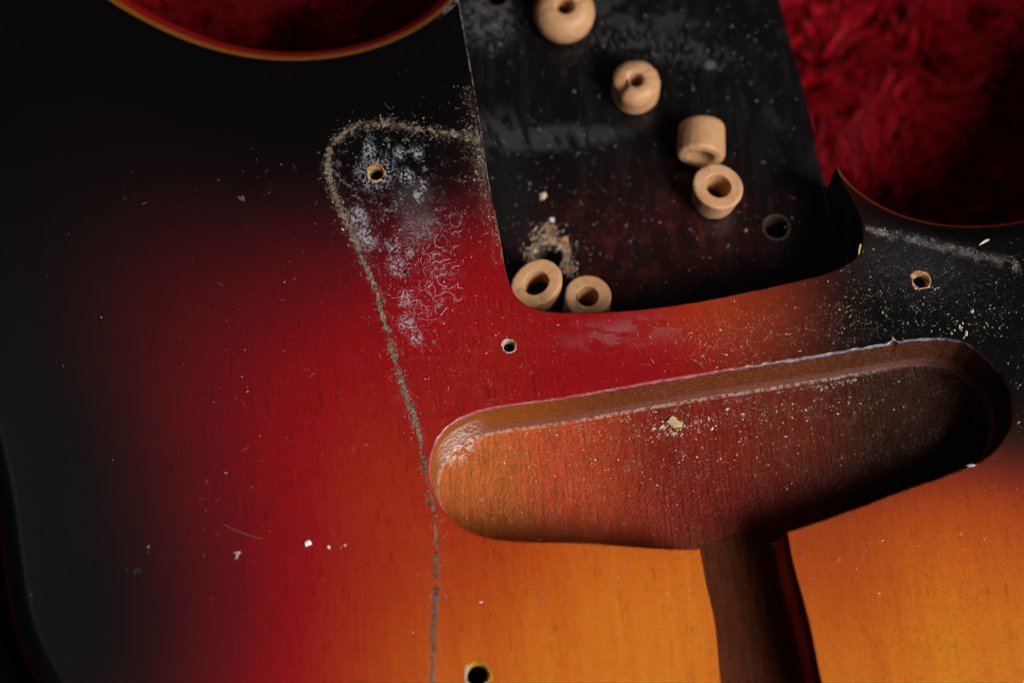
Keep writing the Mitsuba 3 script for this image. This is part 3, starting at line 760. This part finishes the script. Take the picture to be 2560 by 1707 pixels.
def stroke(pl, rad):
    d = np.r_[0, np.cumsum(np.linalg.norm(np.diff(pl, axis=0), axis=1))]
    m = max(4, int(d[-1] / .16))
    t = np.linspace(0, d[-1], m)
    q = np.stack([np.interp(t, d, pl[:, k]) for k in (0, 1)], -1) + r.normal(size=(m, 2)) * .035
    tg = np.gradient(q, axis=0)
    tg /= np.maximum(np.linalg.norm(tg, axis=1, keepdims=True), 1e-9)
    nn = np.stack([-tg[:, 1], tg[:, 0]], -1)
    w = rad * (.6 + .8 * r.random(m)) * np.clip(np.sin(np.linspace(.25, 2.9, m)) * 1.8, .3, 1)
    v = np.stack([np.c_[q - nn * w[:, None], np.full(m, -.005)], np.c_[q, w * .55 + .012], np.c_[q + nn * w[:, None], np.full(m, -.005)]], 1).reshape(-1, 3)
    i = np.arange(m - 1) * 3
    f = np.vstack([np.vstack([np.c_[i + a, i + 3 + a, i + 4 + a], np.c_[i + a, i + 4 + a, i + 1 + a]]) for a in (0, 1)])
    return v, f, np.tile(np.array([.52, .44, .44]) * r.uniform(.55, 1.1), (len(v), 1))


parts = []
for line in STROKES.replace('\n', '').split(';'):
    a = np.array(line.split(), float).reshape(-1, 2)
    parts.append(stroke(path(np.c_[940 + a[:, 0] / 4.356, 500 + a[:, 1] / 4.356]), r.uniform(.032, .060)))
for cx, cy, sx, sy, n in ((1090, 640, 5.5, 7, 24), (1010, 650, 3.0, 6, 40), (1120, 560, 4.0, 3.5, 22), (1000, 800, 5, 5, 24), (1060, 760, 6, 3, 18), (930, 450, 5, 5, 16)):
    for c in at(cx, cy)[:2] + r.normal(size=(n, 2)) * np.array([sx, sy]) * .6:
        h = r.uniform(0, 6.3)
        pl = [c]
        for k in range(r.integers(2, 6)):
            h += r.normal() * .8
            pl.append(pl[-1] + np.array([math.cos(h), math.sin(h)]) * r.uniform(.10, .30))
        if on_top(np.array(pl)).all():
            parts.append(stroke(np.array(pl), r.uniform(.018, .038)))
put_stuff('residue', parts, 'white branching dried residue on the red tab beside the neck pocket', 'residue')

# fine dust over the whole top
r = np.random.default_rng(17)
parts = []
FIELDS = [  # centre x, y (2352 wide), spread mm, count, size mm, palette
    (1080, 830, 9, 6, 620, .040, CREAM), (1330, 760, 14, 4, 650, .036, CREAM), (1700, 770, 16, 5, 2100, .042, CREAM), (1640, 790, 6, 3, 520, .05, CREAM), (1980, 740, 14, 7, 1500, .056, CREAM), (2200, 760, 12, 8, 520, .075, CREAM),
    (2150, 610, 18, 3, 1100, .045, GREY), (1250, 950, 16, 5, 260, .04, CREAM), (600, 900, 32, 30, 260, .05, CREAM), (850, 1150, 18, 22, 130, .055, CREAM), (700, 450, 22, 9, 110, .05, CREAM), (1000, 230, 9, 8, 60, .045, BROWN),
    (1300, 1420, 22, 10, 170, .05, CREAM), (2050, 1250, 20, 10, 260, .055, CREAM), (1590, 1440, 2.0, 11, 70, .065, CREAM), (2320, 950, 4, 9, 160, .06, CREAM), (200, 1000, 16, 40, 60, .05, GREY)]
for fx, fy, sx, sy, n, sz, pal in FIELDS:
    c = at(fx * K, fy * K)[:2]
    q = c + r.normal(size=(n, 2)) * np.array([sx, sy]) * .75
    q = q[on_top(q)]
    m = meshkit.fbm(np.c_[q * .35, np.zeros(len(q))], 3, 77) > r.uniform(.05, .66, len(q))
    q = q[m]
    parts.append(specks(np.c_[q, np.zeros(len(q))], np.clip(sz * .68 * np.exp(r.normal(size=len(q)) * .60), .015, .17), pal, r, stretch=1.3, bright=(.35, 1.15)))
band = spline(path([(2161, 571), (2203, 582), (2265, 593), (2321, 607), (2377, 621), (2433, 638), (2489, 655), (2560, 666), (2640, 680)]), .1)
i = r.integers(0, len(band), 5200)
q = band[i] + r.normal(size=(5200, 2)) * np.array([.3, .55]) * np.interp(i / len(band), [0, 1], [.8, 1.5])[:, None]
q = q[on_top(q) & (meshkit.fbm(np.c_[q * .7, np.zeros(len(q))], 3, 13) > r.uniform(.3, .65, len(q)))]
parts.append(specks(np.c_[q, np.zeros(len(q))], np.clip(.036 * np.exp(r.normal(size=len(q)) * .4), .02, .12), GREY, r))
put_stuff('dust', parts, 'fine pale dust specks scattered over the lacquered top', 'dust')

parts = []
for fx, fy, sx, sy, n in ((1800, 770, 24, 6, 90), (2150, 700, 16, 9, 60), (1080, 780, 10, 9, 25), (700, 1100, 30, 26, 55), (950, 520, 8, 14, 30), (2050, 1260, 18, 8, 24), (1400, 880, 18, 5, 30), (700, 520, 24, 12, 22), (1350, 1430, 18, 9, 18)):
    c = at(fx * K, fy * K)[:2]
    for q in c + r.normal(size=(int(n * .7), 2)) * np.array([sx, sy]) * .8:
        if solid_top.contains(Point(q)):
            v, f = fibre(np.r_[q, 0], r.uniform(.4, 1.7), r, r.uniform(.012, .022))
            parts.append((v, f, np.tile(np.array([.46, .38, .30]) * r.uniform(.3, .9), (len(v), 1))))
put_stuff('lint', parts, 'short curled lint fibres scattered over the lacquered top', 'lint')

# dust in the cavity and on the pocket floor
parts = []
rp = shapely.prepared.prep(Polygon(rout_line).buffer(-2.6))
for fx, fy, sx, sy, n, sz in ((1450, 1080, 28, 5, 420, .055), (1640, 960, 20, 1.6, 520, .06), (1600, 1030, 20, 5, 300, .06), (1150, 1130, 8, 6, 90, .055), (1540, 985, 4, 1.2, 70, .12)):
    c = at(fx * K, fy * K, -ROUT)[:2]
    g = r.normal(size=(n, 2)) * np.array([sx, sy]) * .8
    q = c + np.c_[g[:, 0] * _ax[0] - g[:, 1] * _ax[1], g[:, 0] * _ax[1] + g[:, 1] * _ax[0]]
    q = q[[rp.contains(Point(a)) for a in q]]
    parts.append(specks(np.c_[q, np.full(len(q), -ROUT)], np.clip(sz * np.exp(r.normal(size=len(q)) * .5), .02, .3), CREAM + [(.3, .22, .15)], r, stretch=1.2))
foot = rout_line[(rout_line[:, 1] - ra[1]) * _ax[0] - (rout_line[:, 0] - ra[0]) * _ax[1] > 2.0]
foot = foot[(foot[:, 0] > 2.0) & (foot[:, 0] < 62.0)]
i = r.integers(0, len(foot), 1300)
q = foot[i] - np.array([-_ax[1], _ax[0]]) * (1.45 + np.abs(r.normal(size=1300)) * .45)[:, None]
q = q[meshkit.fbm(np.c_[q * .6, np.zeros(len(q))], 3, 91) > r.uniform(.35, .7, len(q))]
parts.append(specks(np.c_[q, np.full(len(q), -ROUT)], np.clip(.055 * np.exp(r.normal(size=len(q)) * .5), .02, .2), CREAM + [(.3, .22, .15)], r, bright=(.4, 1.1)))
put_stuff('cavity_dust', parts, 'pale grit lying on the floor of the pickup cavity', 'dust')

parts = []
npz = shapely.prepared.prep(Polygon(neck_poly).buffer(0).intersection(body_poly).buffer(-.7))
for fx, fy, sx, sy, n, sz, pal in ((1280, 480, 14, 14, 300, .085, GREY + [(.4, .22, .1)]), (1500, 560, 20, 9, 260, .08, GREY + [(.3, .12, .08)]), (1480, 100, 18, 6, 260, .09, GREY), (1130, 60, 4, 6, 120, .09, GREY), (1250, 320, 14, 3, 150, .08, GREY), (1700, 350, 14, 22, 160, .09, GREY), (1500, 300, 30, 26, 160, .07, BROWN)):
    c = at(fx * K, fy * K, -POCKET)[:2]
    q = c + r.normal(size=(n, 2)) * np.array([sx, sy]) * .8
    q = q[[npz.contains(Point(a)) for a in q]]
    parts.append(specks(np.c_[q, np.full(len(q), -POCKET)], np.clip(sz * .8 * np.exp(r.normal(size=len(q)) * .5), .03, .30), pal, r, bright=(.4, 1.0)))
put_stuff('pocket_dust', parts, 'grey and tan dust specks on the black neck pocket floor', 'dust')

# sawdust and shavings round the lower left bolt hole
parts = []
bc = at(1262 * K, 592 * K, -POCKET)[:2]
a = r.uniform(-.9, 3.9, 620)
d = 2.7 + np.abs(r.standard_t(2.5, size=620)) * .75 * (.35 + 1.3 * meshkit.noise(np.c_[np.cos(a) * 2.2, np.sin(a) * 2.2, np.zeros(620)], 8))
q = bc + np.c_[np.cos(a), np.sin(a)] * d[:, None] + np.array([-.1, .1])
extra = bc + np.array([-.3, 4.3]) + r.normal(size=(260, 2)) * np.array([1.1, 1.3])
extra2 = bc + np.array([3.4, -2.3]) + r.normal(size=(160, 2)) * np.array([.7, .9])
q = np.vstack([q, extra, extra2])
parts.append(specks(np.c_[q, np.full(len(q), -POCKET) + np.abs(r.normal(size=len(q))) * .22], np.clip(.10 * np.exp(r.normal(size=len(q)) * .55), .04, .36), [(.52, .33, .20), (.44, .26, .14), (.36, .29, .25), (.50, .42, .36), (.18, .12, .09), (.26, .17, .11), (.40, .22, .12)], r, stretch=1.8))
put_stuff('sawdust', parts, 'tan sawdust heaped round the lower left bolt hole of the neck pocket', 'sawdust')


def flake(px, py, z, w, h, t, seed, rotz=0.0, tilt=0.0, n=9, rough=.3):
    """A thin irregular flake resting at the survey point."""
    rr = np.random.default_rng(seed)
    a = np.sort(rr.uniform(0, 2 * np.pi, n) * .35 + np.linspace(0, 2 * np.pi, n, endpoint=False) * .65 + .3)
    rad = 1 + rough * (rr.random(n) - .5) * 2
    o = np.c_[np.cos(a) * rad * w / 2, np.sin(a) * rad * h / 2]
    bot, topr = np.c_[o, np.zeros(n)], np.c_[o * .86, t * (.7 + .6 * rr.random(n))]
    v = np.vstack([bot, topr, [[0, 0, t * 1.25]], [[0, 0, 0]]])
    i = np.arange(n)
    j = (i + 1) % n
    f = np.vstack([np.c_[i, j, n + j], np.c_[i, n + j, n + i], np.c_[n + i, n + j, np.full(n, 2 * n)], np.c_[j, i, np.full(n, 2 * n + 1)]])
    v = v @ (rot([0, 0, 1], rotz) @ rot([0, 1, 0], tilt)).T
    v[:, 2] -= v[:, 2].min() - .01
    c = at(px * K, py * K, z)
    return v + np.array([c[0], c[1], z]), f


def debris(key, mesh, rgb, label, category, seed=0):
    v, f = mesh
    c = np.clip(np.asarray(rgb)[None] * np.random.default_rng(seed).uniform(.8, 1.15, (len(v), 1)), 0, .92)
    put(key, (v, f), 'speck', color=c, label=label, category=category)


debris('flake', flake(708, 1247, 0, 1.35, 1.15, .5, 3, 20, 8), (.86, .86, .85), 'bright white flake on the red lacquer, largest speck left of the dirt trail', 'flake')
debris('flake_001', flake(756, 1256, 0, .75, .45, .25, 4, -50), (.78, .72, .55), 'small cream flake just right of the bright white flake', 'flake')
debris('flake_002', flake(795, 1254, 0, .85, .6, .28, 5, -40), (.66, .55, .34), 'small yellowish flake, farther right of the bright white flake', 'flake')
debris('flake_003', flake(547, 1269, 0, 2.3, 1.05, .30, 6, 42, rough=.5), (.36, .26, .20), 'ragged brownish translucent flake on dark red lacquer below a thin hair', 'flake')
debris('flake_004', flake(1548, 968, -ROUT, 3.0, 2.3, .35, 7, 10, 6, rough=.4), (.42, .33, .17), 'amber flake of old finish lying in the pickup cavity', 'flake')
debris('flake_005', flake(2205, 752, 0, .8, 1.1, .4, 8, 20), (.55, .44, .30), 'tan crumb on the black lacquer a little above the right tip of the pickup cavity', 'flake')
debris('crumb', flake(557, 456, 0, 1.7, 1.0, .35, 9, -40, rough=.5), (.10, .055, .040), 'dark brown crumb stuck on the black lacquer left of the tab', 'crumb')
debris('crumb_001', flake(937, 626, 0, .95, .75, .55, 10, 30), (.06, .05, .045), 'black crumb among the white residue on the tab', 'crumb')
debris('crumb_002', flake(1247, 452, -POCKET, 1.6, 1.1, .9, 11, 25, rough=.45), (.50, .36, .25), 'pale tan crumb alone in the middle of the neck pocket floor', 'crumb')
debris('crumb_003', flake(1267, 506, -POCKET, 1.0, .9, .7, 12), (.66, .66, .60), 'white crumb above the sawdust in the neck pocket', 'crumb')
debris('crumb_004', flake(317, 1305, 0, 2.2, 1.9, .35, 13, 35, rough=.55), (.014, .008, .010), 'blackish blister-like crumb on the dark lacquer at the lower left', 'crumb')
debris('crumb_005', flake(2234, 1069, 0, 1.7, .5, .35, 21, 5, rough=.5), (.42, .40, .38), 'grey sliver caught on the lower right rim of the pickup cavity', 'crumb')
debris('crumb_006', flake(2233, 715, 0, .95, .75, .40, 22, 10), (.62, .56, .48), 'white crumb on black lacquer right of the ringed screw hole', 'crumb')
debris('splinter', flake(1302, 553, -POCKET + .15, 2.9, 1.05, .45, 14, -14, rough=.35), (.50, .235, .085), 'orange wood splinter beside the sawdust in the neck pocket', 'splinter')
debris('splinter_001', flake(1556, 406, -POCKET, 1.9, .45, .3, 15, 45), (.34, .17, .08), 'thin brown splinter on the neck pocket floor left of the upright tube', 'splinter')
debris('splinter_002', flake(2265, 553, -0.0, 2.7, .42, .25, 16, 30), (.48, .46, .38), 'pale needle-like splinter on the black horn at the right', 'splinter')
debris('splinter_003', flake(1975, 571, 0.02, .5, 2.6, .3, 17, -18), (.52, .36, .17), 'tan wood sliver on the right rim of the neck pocket', 'splinter')

debris('crumb_007', flake(2219, 768, 0, .6, 1.5, .5, 31, -12), (.48, .40, .30), 'tan upright shaving touching the right tip of the pickup cavity rim', 'crumb')
hv, hf = fibre(np.r_[at(503 * K, 1197 * K)[:2], 0], 8.2, np.random.default_rng(3), .045, curl=.35, heading=-.62)
debris('hair', (hv, hf), (.20, .11, .06), 'thin curved brown hair on the dark red lacquer at the lower left', 'hair')
hv, hf = fibre(np.r_[at(878 * K, 283 * K)[:2], .1], 1.6, np.random.default_rng(9), .05, curl=.4, heading=2.0)
debris('hair_001', (hv, hf), (.55, .42, .22), 'short pale bristle sticking out of the top of the dirt trail', 'hair')
hv, hf = fibre(np.r_[at(1620 * K, 850 * K)[:2], .2], 3.6, np.random.default_rng(12), .022, curl=1.0, heading=2.2)
debris('hair_002', (hv, hf), (.45, .38, .32), 'fine fibre caught on the upper rim of the pickup cavity', 'hair')

# ------------------------------------------------------------------ guitar case lining: red plush under the body
ZP = -58.0
gx, gy = np.meshgrid(np.linspace(-260, 260, 90), np.linspace(-220, 260, 90), indexing='ij')
gz = ZP + 5 * (meshkit.fbm(np.stack([gx * .03, gy * .03, 0 * gx], -1), 3, 4) - .5)
vid = np.arange(90 * 90).reshape(90, 90)
quad = np.stack([vid[:-1, :-1], vid[1:, :-1], vid[1:, 1:], vid[:-1, 1:]], -1).reshape(-1, 4)
put('guitar_case__lining', (np.stack([gx, gy, gz], -1).reshape(-1, 3), np.vstack([quad[:, [0, 1, 2]], quad[:, [0, 2, 3]]])), 'backing', smooth=True)
r = np.random.default_rng(8)
far = shapely.prepared.prep(body_poly.buffer(-14))
zones = [((-95, -5), (28, 118), 15000), ((30, 140), (5, 125), 25000), ((-150, 60), (118, 210), 15000), ((60, 230), (125, 210), 9000), ((140, 230), (-40, 125), 9000)]
P0 = np.vstack([np.c_[r.uniform(*a, n), r.uniform(*b, n)] for a, b, n in zones])
P0 = P0[[not far.contains(Point(q)) for q in P0]]
P0 = P0[meshkit.fbm(np.c_[P0 * .28, np.zeros(len(P0))], 3, 61) > r.uniform(.30, .60, len(P0))]
n = len(P0)
tuft = meshkit.fbm(np.c_[P0 * .16, np.zeros(n)], 3, 6)
z0 = ZP + 5 * (meshkit.fbm(np.c_[P0 * .03, np.zeros(n)], 3, 4) - .5)
lean = np.stack([meshkit.noise(np.c_[P0 * .12, np.zeros(n)], 1) - .5, meshkit.noise(np.c_[P0 * .12, np.ones(n)], 2) - .5], -1) * 2.4 + r.normal(size=(n, 2)) * .30
H = 3.0 + 9.0 * tuft + r.normal(size=n) * .9
rad = r.uniform(.45, .95, n)
seg = np.array([0, .4, .75, 1.0])
taper = np.array([1.0, .95, .7, .12])
V_ = []
for k in range(4):
    c = np.c_[P0 + lean * (H * seg[k] ** 1.6)[:, None] * .75, z0 + H * seg[k] * (1 - .22 * seg[k])]
    for a in (0, 2.09, 4.19):
        V_.append(c + np.c_[np.cos(a + rad * 9), np.sin(a + rad * 9), np.zeros(n)] * (rad * taper[k])[:, None])
V_ = np.stack(V_, 1)
tri = []
for k in range(3):
    for a in range(3):
        b = (a + 1) % 3
        tri += [(3 * k + a, 3 * k + b, 3 * k + 3 + b), (3 * k + a, 3 * k + 3 + b, 3 * k + 3 + a)]
F_ = (np.array(tri)[None] + 12 * np.arange(n)[:, None, None]).reshape(-1, 3)
C_ = np.repeat(np.array([[.34, .0045, .010]]) * r.uniform(.45, 1.3, (n, 1)), 12, axis=0)
put('guitar_case__pile', (V_.reshape(-1, 3), F_), 'plush', smooth=True, color=C_, kind='stuff', label='deep red plush pile')
labels['guitar_case'] = {'label': 'guitar case lined with deep red plush beneath the guitar body', 'category': 'guitar case'}

# added black roll over the plush, in place of shade beside the waist
a = np.linspace(0, 2 * np.pi, 28, endpoint=False)
pts = spline(path([(-330, 500), (-190, 900), (-95, 1200), (-30, 1500), (20, 1800), (60, 2050)], -30.0), 3.0)
nn = np.gradient(pts, axis=0)
nn /= np.linalg.norm(nn, axis=1, keepdims=True)
nn = np.stack([nn[:, 1], -nn[:, 0]], -1)
V_ = np.stack([np.c_[pts + nn * (12.0 * math.cos(t)), np.full(len(pts), -38.0 + 13.0 * math.sin(t))] for t in a], 1)
wv = V_ + (meshkit.fbm(V_ * .12, 3, 5) - .5)[..., None] * 2.0
nA = len(a)
i, j = np.meshgrid(np.arange(len(pts) - 1), np.arange(nA), indexing='ij')
q = np.stack([i * nA + j, i * nA + (j + 1) % nA, (i + 1) * nA + (j + 1) % nA, (i + 1) * nA + j], -1).reshape(-1, 4)
put('guitar_case__shade_roll', (wv.reshape(-1, 3), np.vstack([q[:, [0, 1, 2]], q[:, [0, 2, 3]]])), 'roll_black', smooth=True, label='added black roll standing in for shade on the plush beside the body')
